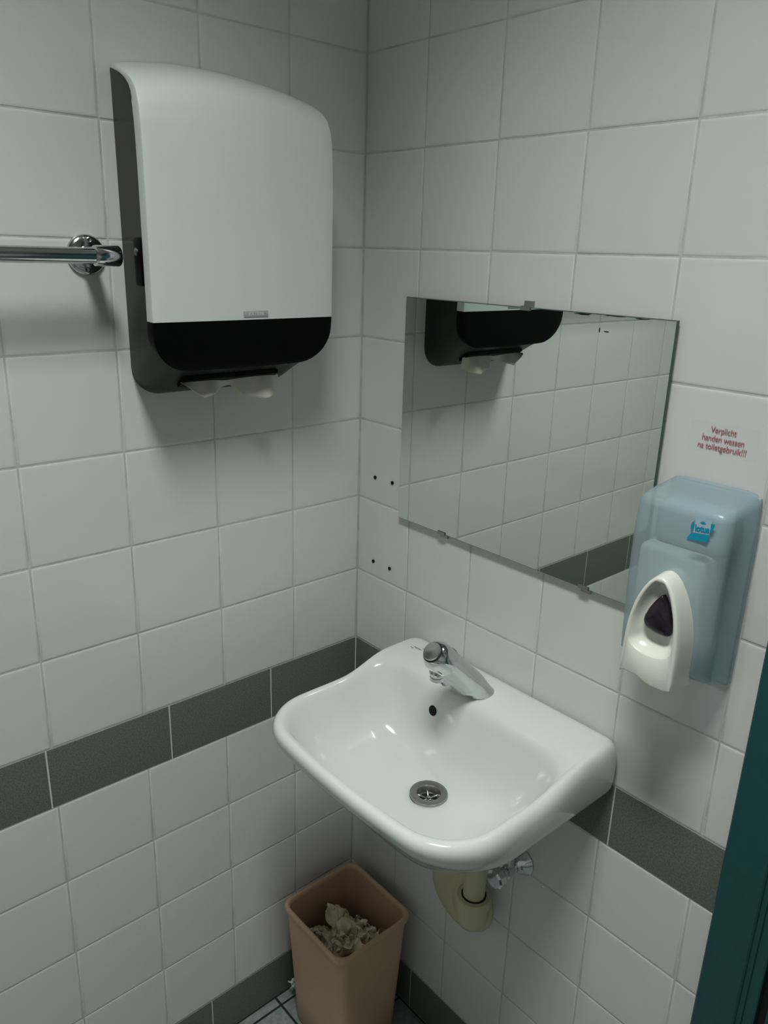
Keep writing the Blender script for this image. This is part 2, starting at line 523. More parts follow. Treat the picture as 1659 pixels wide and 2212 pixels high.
# slot in the sloping underside
bm = bmesh.new()
sl = [(0.046, 1.3598), (0.070, 1.3728), (0.070, 1.3790), (0.046, 1.3660)]
loft(bm, [[Vector((x, -0.388, z)) for x, z in sl], [Vector((x, -0.228, z)) for x, z in sl]])
obj('towel_slot', bm, M_DISP_B, disp, smooth=40)

FONT_CACHE = {}
def text_obj(name, s, size, loc, rot, mt, parent=None, align='CENTER', depth=0.0002, space=1.0, line=1.0, sx=1.0, shear=0.0, bold=0.0, tagd=None):
    cu = bpy.data.curves.new(name, 'FONT')
    cu.body = s; cu.size = size; cu.align_x = align; cu.align_y = 'CENTER'
    cu.extrude = depth; cu.space_line = line; cu.space_character = space; cu.shear = shear; cu.offset = bold
    o = bpy.data.objects.new(name + '_tmp', cu)
    COL.objects.link(o)
    bpy.context.view_layer.update()
    dg = bpy.context.evaluated_depsgraph_get()
    me = bpy.data.meshes.new_from_object(o.evaluated_get(dg))
    bpy.data.objects.remove(o)
    bpy.data.curves.remove(cu)
    M4 = Matrix.Translation(loc) @ rot.to_4x4() @ Matrix.Diagonal((sx, 1, 1, 1))
    me.transform(M4)
    me.materials.clear(); me.materials.append(mt)
    r = bpy.data.objects.new(name, me)
    COL.objects.link(r)
    if parent is not None:
        r.parent = parent; r.matrix_parent_inverse = parent.matrix_world.inverted()
    return r
from mathutils import Euler
ROT_R = Euler((math.pi / 2, 0, 0)).to_matrix()
ROT_L = Euler((math.pi / 2, 0, math.pi / 2)).to_matrix()
bm = bmesh.new()
box(bm, (0.1168, -0.3170, 1.4636), (0.1196, -0.2765, 1.4724), 0.0006)
bg = obj('badge', bm, M_BADGE, disp, smooth=40)
text_obj('badge_lettering', 'KATRIN', 0.0068, Vector((0.1197, -0.2968, 1.4680)), ROT_L, M_BADGE_T, bg, space=1.05, bold=0.0001)

# paper towel hanging out of the slot
top = [(-0.391, 1.3700), (-0.375, 1.371), (-0.362, 1.371), (-0.335, 1.371), (-0.307, 1.372), (-0.28, 1.372), (-0.250, 1.372), (-0.230, 1.371), (-0.2215, 1.369)]
bot = [(-0.3905, 1.3690), (-0.375, 1.3570), (-0.3600, 1.3465), (-0.3350, 1.3530), (-0.3075, 1.3590), (-0.2900, 1.3430), (-0.262, 1.3370), (-0.2400, 1.3385), (-0.2210, 1.3490)]
bm = bmesh.new()
NU, NV = 48, 10
rows = []
for j in range(NV + 1):
    row = []
    for i in range(NU + 1):
        t = i / NU * (len(top) - 1)
        k = min(int(t), len(top) - 2); q = t - k
        ty = top[k][0] * (1 - q) + top[k + 1][0] * q; tz = top[k][1] * (1 - q) + top[k + 1][1] * q
        by = bot[k][0] * (1 - q) + bot[k + 1][0] * q; bz = bot[k][1] * (1 - q) + bot[k + 1][1] * q
        v = j / NV
        y = ty * (1 - v) + by * v; z = tz * (1 - v) + bz * v
        fold = 0.008 * math.sin((y + 0.39) * 60) * (0.25 + v) + 0.004 * math.sin((y + 0.3) * 133 + 1.0) * v
        x = 0.062 + fold + 0.006 * v
        row.append(bm.verts.new((x, y, z)))
    rows.append(row)
for a, b in zip(rows, rows[1:]):
    for i in range(NU):
        bm.faces.new((a[i], a[i + 1], b[i + 1], b[i]))
pt = obj('paper_towel', bm, M_PAPER, smooth=60)
sm = pt.modifiers.new('thickness', 'SOLIDIFY'); sm.thickness = 0.0006
tag(pt, 'cream paper towel hanging in folds from the slot under the white dispenser', 'paper towel')

# ---------------------------------------------------------------- grab bar (left wall)
gb = empty('grab_bar', (0, -0.489, 1.542), 'polished chrome grab bar on the left wall beside the towel dispenser', 'grab bar')
BX, BZ = 0.070, 1.5420
bm = bmesh.new()
lathe(bm, (BX, -0.500, BZ), (0, -1, 0), [(0, 0.0100), (0.90, 0.0100)], n=40)
obj('rail', bm, M_CHROME_D, gb, smooth=40)
def bracket(y, sgn):
    bm = bmesh.new()
    lathe(bm, (BX, y + 0.0165 * sgn, BZ), (0, -sgn, 0), [(-0.0005, 0.0095), (0, 0.0120), (0.0015, 0.0132), (0.030, 0.0132), (0.0325, 0.0128), (0.0335, 0.0105)], n=40)
    obj('end_sleeve', bm, M_CHROME_D, gb, smooth=40)
    bm = bmesh.new()
    lathe(bm, (0.001, y, BZ), (1, 0, 0), [(0.004, 0.0135), (0.012, 0.0108), (BX - 0.006, 0.0105)], n=32)
    obj('post', bm, M_CHROME_D, gb, smooth=40)
    bm = bmesh.new()
    lathe(bm, (0.0006, y, BZ), (1, 0, 0), [(0, 0.0265), (0.003, 0.0265), (0.0055, 0.0245), (0.0075, 0.020), (0.008, 0.012)], n=40)
    fl = obj('wall_flange', bm, M_CHROME_D, gb, smooth=40)
    for a in (80, 262):
        cy, cz = y + 0.0195 * math.cos(math.radians(a)), BZ + 0.0195 * math.sin(math.radians(a))
        bm = bmesh.new()
        lathe(bm, (0.0062, cy, cz), (1, 0, 0), [(0, 0.0042), (0.0020, 0.0040), (0.0028, 0.0028), (0.0020, 0.0012)], n=16)
        obj('screw', bm, M_STEEL, fl, smooth=40)
bracket(-0.489, 1)
bracket(-1.390, -1)

# ---------------------------------------------------------------- mirror (right wall)
mi = empty('wall_mirror', (0.366, -0.004, 1.105), 'frameless rectangular wall mirror held by small metal clips above the washbasin', 'mirror')
MX0, MX1, MZ0, MZ1 = 0.1230, 0.6085, 1.1045, 1.4885
Y0, Y1 = -0.0045, -0.0095
bm = bmesh.new()
e = 0.0011
back = [(MX0, Y0, MZ0), (MX1, Y0, MZ0), (MX1, Y0, MZ1), (MX0, Y0, MZ1)]
mid = [(MX0, Y1 + e, MZ0), (MX1, Y1 + e, MZ0), (MX1, Y1 + e, MZ1), (MX0, Y1 + e, MZ1)]
frn = [(MX0 + e, Y1, MZ0 + e), (MX1 - e, Y1, MZ0 + e), (MX1 - e, Y1, MZ1 - e), (MX0 + e, Y1, MZ1 - e)]
loft(bm, [[Vector(p) for p in back], [Vector(p) for p in mid], [Vector(p) for p in frn]])
for fc in bm.faces: fc.material_index = 1
for fc in bm.faces:
    if all(abs(v.co.y - Y1) < 1e-5 for v in fc.verts): fc.material_index = 0
obj('mirror_glass', bm, [M_MIRROR, M_GLASSE], mi)
def clip(x, z, s):
    """bent metal clip hooking over the glass edge; s=+1 at the top edge, -1 at the bottom"""
    bm = bmesh.new()
    w_ = 0.0085
    pf = [(-0.0005, 0.0115), (-0.0030, 0.0115), (-0.0030, 0.0022), (-0.0105, 0.0022), (-0.0115, 0.0010), (-0.0115, -0.0055), (-0.0102, -0.0060), (-0.0099, -0.0005), (-0.0005, -0.0002)]
    L = []
    for dx in (-w_, w_):
        L.append([Vector((x + dx, py, z + s * pz * 0.75)) for py, pz in pf])
    loft(bm, L)
    return obj('mirror_clip', bm, M_STEEL, mi, smooth=30)
clip(0.3742, MZ1, 1)
clip(0.2333, MZ0, -1)
clip(0.5215, MZ0, -1)
# worn silvering along the top edge and two small specks
bm = bmesh.new()
def blob(bm, x, z, wx, wz, y=Y1 - 0.0001, n=14, seed=0, mp=None):
    rnd = random.Random(seed)
    pts = []
    for i in range(n):
        a = 2 * math.pi * i / n
        k = 0.7 + 0.5 * rnd.random()
        pts.append(Vector((x + wx * math.cos(a) * k, y, z + wz * math.sin(a) * k)))
    pts2 = [p + Vector((0, -0.00008, 0)) for p in pts]
    loft(bm, [pts, pts2])
blob(bm, 0.4720, MZ1 - 0.0022, 0.014, 0.0013, seed=1)
blob(bm, 0.5600, MZ1 - 0.0020, 0.010, 0.0008, seed=2)
blob(bm, 0.5200, MZ1 - 0.0015, 0.016, 0.0006, seed=6)
blob(bm, 0.5000, 1.4680, 0.0010, 0.0035, seed=3)
blob(bm, 0.5115, 1.4665, 0.0042, 0.0011, seed=4)
obj('worn_silvering', bm, M_HOLE, mi)

# ---------------------------------------------------------------- notice on the tile
nt_ = empty('notice_sticker', (0.684, -0.0008, 1.338), 'clear sticker with three lines of faded red lettering on the tile above the soap dispenser', 'sticker')
bm = bmesh.new()
box(bm, (0.640, -0.0009, 1.3345), (0.727, -0.0002, 1.373), 0.0002, 1)
sb = obj('sticker_film', bm, see_through(M_LABEL, 0.985)[0], nt_)
for s, z, cx in (('Verplicht', 1.3642, 0.6832), ('handen wassen', 1.3536, 0.6840), ('na toiletgebruik!!!', 1.3433, 0.6840)):
    text_obj('lettering', s, 0.0107, Vector((cx, -0.0011, z)), ROT_R, M_RED, nt_, depth=0.00005, sx=0.86, space=0.95)

# ---------------------------------------------------------------- soap dispenser (right wall)
sd = empty('soap_dispenser', (0.685, 0, 1.045), 'translucent smoky blue soap dispenser with cream push lever beside the mirror', 'soap dispenser')
SX0, SX1 = 0.6235, 0.7465
def sd_loop(z, y, ins, zb_f, r=0.014):
    return None
bm = bmesh.new()
# stack of horizontal sections: back edge at wall, front at y
def sec(fr, yb=-0.002, ins=0.0, zf=None, zb=None, r=0.013, bow=0.006):
    pts = rrect(SX0 + ins, SX1 - ins, -fr, yb, r, 0.002, k=6, s=6)
    out = []
    for x, y in pts:
        t = min(1, max(0, (-y) / 0.085))
        cxn = (x - 0.685) / 0.0615
        if y < -fr + 0.004:
            y -= bow * (1 - cxn * cxn)
        out.append(Vector((x, y, zb + (zf - zb) * t)))
    return out
secs = [sec(0.060, ins=0.010, zf=1.0775, zb=1.0445, bow=0.002), sec(0.070, ins=0.003, zf=1.079, zb=1.046, bow=0.004), sec(0.0735, ins=0.0, zf=1.083, zb=1.050),
        sec(0.0770, ins=0.0, zf=1.13, zb=1.11), sec(0.0800, ins=0.0, zf=1.19, zb=1.18), sec(0.0800, ins=0.0, zf=1.24, zb=1.24),
        sec(0.0790, ins=0.0015, zf=1.276, zb=1.286), sec(0.0765, ins=0.004, zf=1.2835, zb=1.2935), sec(0.0700, ins=0.009, zf=1.288, zb=1.2985, bow=0.004),
        sec(0.0560, ins=0.02, zf=1.290, zb=1.3005, bow=0.001)]
loft(bm, secs)
sh = obj('shell', bm, M_SHELL, sd, smooth=50)
sh['label'] = 'translucent smoky blue shell'
bm = bmesh.new(); box(bm, (0.628, -0.008, 1.048), (0.744, -0.0008, 1.296), 0.003)
obj('back_plate', bm, M_INNER, sd, smooth=40)
bm = bmesh.new()
box(bm, (0.634, -0.074, 1.092), (0.722, -0.014, 1.226), 0.008, 3)
bag = obj('soap_bag', bm, M_BAG, sd, smooth=40)
bag['label'] = 'cream soap bag seen through the shell'
bm = bmesh.new()
box(bm, (0.640, -0.058, 1.225), (0.733, -0.010, 1.280), 0.012, 3)
obj('inner_carrier', bm, M_INNER, sd, smooth=40)
bm = bmesh.new()
box(bm, (0.7080, -0.0750, 1.1240), (0.7200, -0.0735, 1.1275), 0.0004)
obj('bag_tab', bm, M_INNER, bag)
# push lever: arch outline extruded, with a scooped finger recess
LC = 0.6885
def lev_half(z, zt=1.2045, zb=1.068):
    """half-width of the lever at height z"""
    t = (zt - z)
    if t <= 0: return 0.0
    tab = [(0, 0), (0.0006, 0.0035), (0.002, 0.0066), (0.005, 0.0104), (0.010, 0.0148), (0.018, 0.0196), (0.028, 0.0240), (0.040, 0.0280), (0.055, 0.0315), (0.075, 0.0340), (0.100, 0.0350), (0.137, 0.0350)]
    return interp(tab, t)
def lev_outline(off, ztop=1.2045, zb=1.068, n=26):
    """closed loop: right side top->bottom, bottom edge, left side bottom->top, inset by off"""
    R, L_ = [], []
    for i in range(n + 1):
        q = (i / n)
        t = (q ** 1.8) * (ztop - zb)
        z = ztop - t
        h = lev_half(z)
        R.append((h, z)); L_.append((-h, z))
    bt = []
    nb = 14
    for i in range(1, nb):
        q = i / nb
        x = R[-1][0] + (L_[-1][0] - R[-1][0]) * q
        # right two thirds hang lower, the left rises in a wave
        dz = -0.0035 * sstep(q / 0.12) + 0.0065 * sstep((q - 0.38) / 0.34) + 0.003 * sstep((q - 0.88) / 0.12)
        bt.append((x, zb + dz))
    pts = R + bt + list(reversed(L_[1:]))
    cx, cz = 0.0, 1.125
    out = []
    for x, z in pts:
        v = Vector((x - cx, z - cz)); l = v.length
        k = (l - off) / l
        out.append((cx + v.x * k, cz + v.y * k))
    return out
def yfront(z):
    return interp([(1.06, -0.1150), (1.09, -0.1160), (1.13, -0.1155), (1.17, -0.1140), (1.205, -0.1105)], z)
def L3(pts, yf):
    return [Vector((LC + x, yf(z), z)) for x, z in pts]
bm = bmesh.new()
o0 = lev_outline(-0.0012)
loops = [L3(lev_outline(-0.0035), lambda z: -0.0700), L3(o0, lambda z: yfront(z) + 0.009), L3(lev_outline(0.0), lambda z: yfront(z) + 0.003), L3(lev_outline(0.0012), lambda z: yfront(z) + 0.0006), L3(lev_outline(0.003), lambda z: yfront(z))]
rows = loft(bm, loops, True, False)
# recess opening outline mapped to the same vertex count
def recess(off, n):
    """rounded drop opening from z 1.1985 (top) to about 1.098 (bowl-shaped lip)"""
    k = 27
    R, L_ = [], []
    for i in range(k):
        q = i / (k - 1)
        z = 1.1990 - (q ** 1.8) * (1.1990 - 1.1190)
        h = min(0.0290, max(0.0, lev_half(z + 0.0012) - 0.0042)) if i else 0.0
        R.append((h, z)); L_.append((-h, z))
    hb = R[-1][0]
    nb = n - 2 * k + 1
    bt = []
    for i in range(1, nb + 1):
        a_ = math.pi * i / (nb + 1)
        bt.append((hb * math.cos(a_), 1.1190 - 0.0165 * math.sin(a_) ** 0.9))
    out = R + bt + list(reversed(L_[1:]))
    res = []
    for x, z in out:
        v = Vector((x, z - 1.135)); l = v.length
        kk = max(0.0, (l - off) / l)
        res.append((v.x * kk, 1.135 + v.y * kk))
    return res
N = len(o0)
def depth(z, d_top, d_bot):
    t = sstep((z - 1.105) / 0.03)
    return yfront(z) + d_bot * (1 - t) + d_top * t
inner = [L3(recess(0.0, N), lambda z: yfront(z) + 0.0002), L3(recess(0.0012, N), lambda z: yfront(z) + 0.0014),
         L3(recess(0.0030, N), lambda z: depth(z, 0.0075, 0.0060)), L3(recess(0.0075, N), lambda z: depth(z, 0.0125, 0.0140)),
         L3(recess(0.0150, N), lambda z: depth(z, 0.0150, 0.0200))]
prev = rows[-1]
for L in inner:
    cur = [bm.verts.new(p) for p in L]
    for i in range(N):
        j = (i + 1) % N
        bm.faces.new((prev[i], prev[j], cur[j], cur[i]))
    prev = cur
bm.faces.new(prev)
bmesh.ops.remove_doubles(bm, verts=bm.verts, dist=0.00002)
lv = obj('push_lever', bm, M_LEVER, sd, smooth=55)
lv['label'] = 'cream push lever with a scooped finger recess'
# purple window in the lever recess
bm = bmesh.new()
wp = []
for i in range(40):
    a = 2 * math.pi * i / 40
    wp.append((math.cos(a), math.sin(a)))
def drop(k):
    out = []
    for c, s in wp:
        z = 1.1560 + 0.0245 * s * k
        hw = interp([(1.131, 0.004), (1.1335, 0.0140), (1.137, 0.0175), (1.142, 0.0185), (1.150, 0.0172), (1.160, 0.0138), (1.170, 0.0085), (1.1770, 0.0040), (1.1805, 0.0005)], 1.1560 + 0.0245 * s)
        sg = 1 if c >= 0 else -1
        x = sg * hw * min(1, abs(c) * 4) * k if abs(c) < 0.25 else sg * hw * k
        zz = z - (0.0042 * (x / 0.0185) * (-1) if s < 0 else 0) * 0.0
        zz = z + (0.0022 * (-x / 0.0185) if s < -0.3 else 0)
        out.append(Vector((LC + 0.0022 + x, 0, zz)))
    return out
L = []
for k, d in ((1.0, 0.020), (1.0, 0.0045), (0.97, 0.0032), (0.88, 0.0018), (0.7, 0.0006), (0.4, -0.0004), (0.1, -0.0008)):
    L.append([Vector((p.x, yfront(p.z) + d + 0.0050, p.z)) for p in drop(k)])
loft(bm, L)
pw = obj('level_window', bm, M_PURPLE, sd, smooth=55)
pw['label'] = 'dark purple rounded triangular window in the lever'
# logo on the shell
LY = -0.0862
def poly(bm, pts, y, th=0.0003):
    a = [Vector((x, y, z)) for x, z in pts]
    b = [Vector((x, y - th, z)) for x, z in pts]
    loft(bm, [a, b])
def lg(u, v):  # logo unit square to the shell front
    return (0.7000 + 0.0300 * u, 1.2520 + 0.0240 * v + 0.0035 * u)
lo_y = -0.0866
bm = bmesh.new()
poly(bm, [lg(0.00, 0.0), lg(0.80, -0.04), lg(0.90, 0.33), lg(0.16, 0.33)], lo_y)
poly(bm, [lg(0.10, 0.55), lg(0.15, 0.42), lg(0.19, 0.50), lg(0.22, 0.95), lg(0.12, 0.82)], lo_y)
poly(bm, [lg(0.90, 0.45), lg(0.86, 0.90), lg(1.02, 0.90), lg(0.98, 0.60)], lo_y)
lgo = obj('logo', bm, M_CYAN, sd)
lgo['label'] = 'cyan logo printed on the shell'
bm = bmesh.new()
fr_out = [lg(0.24, 0.34), lg(0.86, 0.34), lg(0.90, 1.10), lg(0.84, 1.18), lg(0.30, 1.18), lg(0.25, 1.10)]
poly(bm, fr_out, lo_y + 0.0001)
obj('logo_panel', bm, M_LOGO_L, lgo)
text_obj('logo_lettering', 'lotus', 0.0105, Vector((lg(0.56, 0.58)[0], lo_y - 0.0006, lg(0.56, 0.58)[1])), Matrix.Rotation(math.radians(-6), 3, 'Y') @ ROT_R, M_CYAN, lgo, bold=0.0004, sx=0.82)
bm = bmesh.new()
for a in (-70, -35, 0, 35, 70):
    c = lg(0.56, 0.84)
    a_ = math.radians(a)
    tip = (c[0] + 0.0038 * math.sin(a_), c[1] + 0.0038 * math.cos(a_))
    nx, nz = math.cos(a_) * 0.0007, -math.sin(a_) * 0.0007
    mx, mz = (c[0] + tip[0]) / 2, (c[1] + tip[1]) / 2
    poly(bm, [c, (mx + nx, mz + nz), tip, (mx - nx, mz - nz)], lo_y - 0.0003)
obj('logo_flower', bm, M_CYAN, lgo)

# ---------------------------------------------------------------- washbasin
BCX = 0.393
wb = empty('washbasin', (BCX, 0, 0.71), 'white ceramic wall-hung washbasin in the corner below the mirror', 'washbasin')
def lift(y): return 0.0235 * sstep((y + 0.180) / 0.100)
def ring(hw, yf, yb, rf, rb, z, lf=0.0, cx=BCX, zt=0.0):
    """rounded rectangle ring in plan; yf = front (negative), yb = back"""
    pts = rrect(cx - hw, cx + hw, yf, yb, rf, rb, k=8, s=10)
    out = []
    for x, y in pts:
        s_ = (x - cx) / hw
        bw_ = min(1.0, hw / 0.19)
        fr_ = sstep((yb - y) / (yb - yf) * 2 - 1)
        out.append(Vector((x, y - 0.016 * bw_ * (1 - s_ * s_) * fr_, z + lf * lift(y))))
    return out
rings = [
    ring(0.040, -0.220, -0.120, 0.035, 0.035, 0.695),
    ring(0.090, -0.250, -0.060, 0.060, 0.040, 0.705),
    ring(0.150, -0.262, -0.001, 0.080, 0.020, 0.724),
    ring(0.185, -0.278, -0.001, 0.090, 0.015, 0.765),
    ring(0.203, -0.300, -0.001, 0.090, 0.012, 0.793),
    ring(0.2110, -0.313, -0.001, 0.090, 0.012, 0.803),
    ring(0.2165, -0.325, -0.001, 0.088, 0.012, 0.812),
    ring(0.2195, -0.341, -0.001, 0.086, 0.014, 0.830, lf=0.4),
    ring(0.2200, -0.3500, -0.0015, 0.085, 0.016, 0.846, lf=0.8),
    ring(0.2180, -0.3520, -0.002, 0.083, 0.018, 0.8570, lf=1.0),
    ring(0.2135, -0.3490, -0.004, 0.080, 0.018, 0.8645, lf=1.05),
    ring(0.2085, -0.3440, -0.010, 0.077, 0.022, 0.8672, lf=1.05),
    ring(0.2050, -0.3400, -0.048, 0.074, 0.034, 0.8672, lf=1.05),
    ring(0.2005, -0.3350, -0.0860, 0.070, 0.044, 0.8655, lf=1.05),
    ring(0.1960, -0.3300, -0.0950, 0.067, 0.047, 0.8595, lf=1.0),
    ring(0.1905, -0.3240, -0.1000, 0.065, 0.049, 0.8475, lf=0.85),
    ring(0.1805, -0.3150, -0.1060, 0.062, 0.052, 0.8260, lf=0.55),
    ring(0.1650, -0.3020, -0.1130, 0.060, 0.055, 0.8000, lf=0.2),
    ring(0.1420, -0.2830, -0.1220, 0.056, 0.050, 0.7790),
    ring(0.1050, -0.2580, -0.1340, 0.050, 0.046, 0.7660),
    ring(0.0650, -0.2270, -0.1400, 0.040, 0.040, 0.7590),
    ring(0.0320, -0.2080, -0.1440, 0.030, 0.030, 0.7550),
    ring(0.0240, -0.2000, -0.1520, 0.024, 0.024, 0.7530),
    ring(0.0220, -0.1980, -0.1540, 0.021, 0.021, 0.7430),
    ring(0.0210, -0.1970, -0.1550, 0.020, 0.020, 0.7200),
]
bm = bmesh.new()
loft(bm, rings)
bs = sub(obj('bowl', bm, M_CERAMIC, wb), 1)
# overflow hole in the back wall of the bowl
bpy.context.view_layer.update()
dg = bpy.context.evaluated_depsgraph_get()
bev = bs.evaluated_get(dg)
inv = bs.matrix_world.inverted()
ok, hp, hn, _i = bev.ray_cast(inv @ Vector((0.3270, -0.20, 0.8430)), Vector((0, 1, 0)))
oc = bs.matrix_world @ hp if ok else Vector((0.327, -0.105, 0.843))
on = hn if ok else Vector((0, -1, 0.2))
if on.y > 0: on = -on
oc = oc - on * 0.0065
rep_ledge = bev.ray_cast(inv @ Vector((0.3865, -0.045, 1.0)), Vector((0, 0, -1)))
LEDGE_Z = (bs.matrix_world @ rep_ledge[1]).z if rep_ledge[0] else 0.892
bm = bmesh.new()
lathe(bm, oc, on, [(0, 0.0085), (0.0068, 0.0086), (0.0072, 0.0080), (0.0070, 0.0060), (0.0068, 0.0002)], n=32)
obj('overflow_hole', bm, M_HOLE, wb, smooth=40)
# faint worn print on the ledge, left
bm = bmesh.new()
zl = LEDGE_Z + 0.0002
for (x, y, wx, wy, s) in ((0.2215, -0.041, 0.011, 0.0022, 1), (0.232, -0.034, 0.006, 0.0018, 2), (0.212, -0.046, 0.004, 0.0012, 3)):
    rnd = random.Random(s)
    pts = [Vector((x + wx * math.cos(a * math.pi / 7) * (0.7 + 0.5 * rnd.random()), y + wy * math.sin(a * math.pi / 7) * (0.7 + 0.5 * rnd.random()), zl)) for a in range(14)]
    loft(bm, [pts, [p + Vector((0, 0, 0.0001)) for p in pts]])
obj('worn_maker_mark', bm, M_STAIN, wb)

# drain strainer
DC = Vector((0.3965, -0.1765, 0.7555))
dr = empty('drain_strainer', tuple(DC), 'round steel drain strainer with cross bars at the bottom of the washbasin', 'drain')
bm = bmesh.new()
lathe(bm, DC + Vector((0, 0, -0.012)), (0, 0, 1), [(0.0100, 0.0285), (0.0150, 0.0300), (0.0163, 0.0292), (0.0163, 0.0215), (0.0155, 0.0190), (0.0130, 0.0178), (0.003, 0.0172), (0.003, 0.0150), (0.0, 0.0150)], n=48, caps=False)
obj('flange', bm, M_STEEL, dr, smooth=40)
bm = bmesh.new()
lathe(bm, DC + Vector((0, 0, -0.0095)), (0, 0, 1), [(0, 0.0165), (0.0004, 0.0165)], n=32)
obj('drain_opening', bm, M_HOLE, dr)
bm = bmesh.new()
zc = DC.z - 0.0082
for i in range(6):
    a = math.radians(20 + 60 * i)
    p = DC.copy(); p.z = zc
    q = p + Vector((math.cos(a) * 0.0172, math.sin(a) * 0.0172, 0.0006))
    tube(bm, [p, q], 0.0015, n=10)
lathe(bm, (DC.x, DC.y, zc - 0.002), (0, 0, 1), [(0, 0.0045), (0.0030, 0.0045), (0.0040, 0.0028)], n=20)
obj('cross_bars', bm, M_CHROME, dr, smooth=40)
bm = bmesh.new()
lathe(bm, (DC.x, DC.y, zc - 0.0005), (0, 0, 1), [(0, 0.0040), (0.0046, 0.0034), (0.0052, 0.0015)], n=6)
obj('screw_head', bm, M_STEEL, dr)

# ---------------------------------------------------------------- tap
TB = Vector((0.3835, -0.0610, LEDGE_Z - 0.0006))
tp = empty('push_tap', tuple(TB), 'chrome self-closing push tap leaning forward on the washbasin ledge', 'tap')
ax = Vector((-0.006, -0.107, 0.1045)).normalized()
bm = bmesh.new()
loops = []
hx = Vector((1, 0, 0))
base_y = Vector((0, -1, 0))
path = []
L_TOT = 0.1495
for i in range(15):
    t = i / 14
    n_t = Vector((0, 0, 1)).lerp(ax, sstep(t / 0.45)).normalized()
    c = TB + ax * (L_TOT * 0.74 * t)
    r = interp([(0, 0.0262), (0.04, 0.0252), (0.15, 0.0236), (0.4, 0.0222), (0.7, 0.0222), (1, 0.0236)], t)
    u = hx - n_t * hx.dot(n_t); u.normalize()
    v = n_t.cross(u)
    loops.append([c + u * (r * 0.97 * math.cos(2 * math.pi * k / 40)) + v * (r * 1.06 * math.sin(2 * math.pi * k / 40)) for k in range(40)])
loft(bm, loops)
obj('tap_body', bm, M_CHROME, tp, smooth=40)
HC = TB + ax * (L_TOT * 0.74 - 0.001)
bm = bmesh.new()
lathe(bm, HC, ax, [(0, 0.0236), (0.0008, 0.0243), (0.0230, 0.0232), (0.0300, 0.0206), (0.0345, 0.0170), (0.0350, 0.0166)], n=48)
obj('tap_head', bm, M_CHROME, tp, smooth=35)
bm = bmesh.new()
lathe(bm, HC + ax * 0.0345, ax, [(0, 0.0165), (0.0018, 0.0165), (0.0022, 0.0158)], n=48)
obj('seal_ring', bm, M_BLACK, tp, smooth=40)
bm = bmesh.new()
lathe(bm, HC + ax * 0.0360, ax, [(0, 0.0147), (0.0030, 0.0147), (0.0042, 0.0140), (0.0040, 0.0112), (0.0032, 0.0060), (0.0030, 0.0002)], n=48)
obj('push_button', bm, M_BTN, tp, smooth=50)
# short spout under the head with aerator
SP = TB + ax * (L_TOT * 0.80) + Vector((0, 0.000, 0.002))
bm = bmesh.new()
tube(bm, [TB + ax * (L_TOT * 0.42) + Vector((0, -0.004, -0.006)), TB + ax * (L_TOT * 0.58) + Vector((0, -0.010, -0.013)), SP + Vector((0, -0.006, -0.012)), SP + Vector((0, -0.007, -0.022)), SP + Vector((0, -0.007, -0.027))], [0.010, 0.0135, 0.0140, 0.0125, 0.0112], n=28)
sp = obj('spout', bm, M_CHROME, tp, smooth=50)
bm = bmesh.new()
ac = SP + Vector((0, -0.007, -0.026))
lathe(bm, ac, (0, 0, -1), [(0, 0.0112), (0.0010, 0.0116), (0.0080, 0.0112), (0.0090, 0.0100), (0.0080, 0.0080)], n=32)
obj('aerator', bm, M_CHROME, sp, smooth=35)

# ---------------------------------------------------------------- waste pipe and stop valve under the basin
wp_ = empty('waste_pipe', (0.345, 0, 0.405), 'cream plastic waste pipe with wall plate and elbow under the washbasin', 'pipe')
PX, PY = 0.394, -0.043
bm = bmesh.new()
tube(bm, [(0.3965, -0.1765, 0.694), (0.3965, -0.1765, 0.680), (0.3965, -0.168, 0.664), (0.396, -0.145, 0.655), (0.395, -0.100, 0.650), (0.394, -0.062, 0.640), (PX, PY, 0.615), (PX, PY, 0.53), (PX, PY, 0.46)], 0.0195, n=28)
obj('down_pipe', bm, M_PVC, wp_, smooth=60)
bm = bmesh.new()
lathe(bm, (PX, PY, 0.4220), (0, 0, 1), [(0, 0.0270), (0.035, 0.0280), (0.038, 0.0315), (0.052, 0.0315), (0.054, 0.0300), (0.054, 0.0225), (0.040, 0.0215)], n=36)
lathe(bm, (PX, PY, 0.4715), (0, 0, 1), [(0, 0.0240), (0.003, 0.0240), (0.0035, 0.0200)], n=36)
obj('socket', bm, M_PVC, wp_, smooth=40)
bm = bmesh.new()
lathe(bm, (PX, PY, 0.4740), (0, 0, 1), [(0, 0.0225), (0.0025, 0.0225), (0.003, 0.0205)], n=36)
obj('rubber_ring', bm, M_BLACK, wp_, smooth=40)
bm = bmesh.new()
tube(bm, [(PX, PY, 0.45), (PX, PY + 0.001, 0.430), (PX - 0.006, PY + 0.006, 0.419), (PX - 0.020, PY + 0.020, 0.412), (PX - 0.042, -0.006, 0.411), (PX - 0.046, -0.0005, 0.411)], [0.0270, 0.0270, 0.0275, 0.0290, 0.0310, 0.0310], n=28)
obj('elbow', bm, M_PVC, wp_, smooth=60)
bm = bmesh.new()
lathe(bm, (0.332, -0.0008, 0.411), (0, -1, 0), [(0, 0.0760), (0.004, 0.0760), (0.009, 0.0720), (0.014, 0.0610), (0.016, 0.0450), (0.017, 0.0300)], n=56)
obj('wall_plate', bm, M_PVC, wp_, smooth=50)

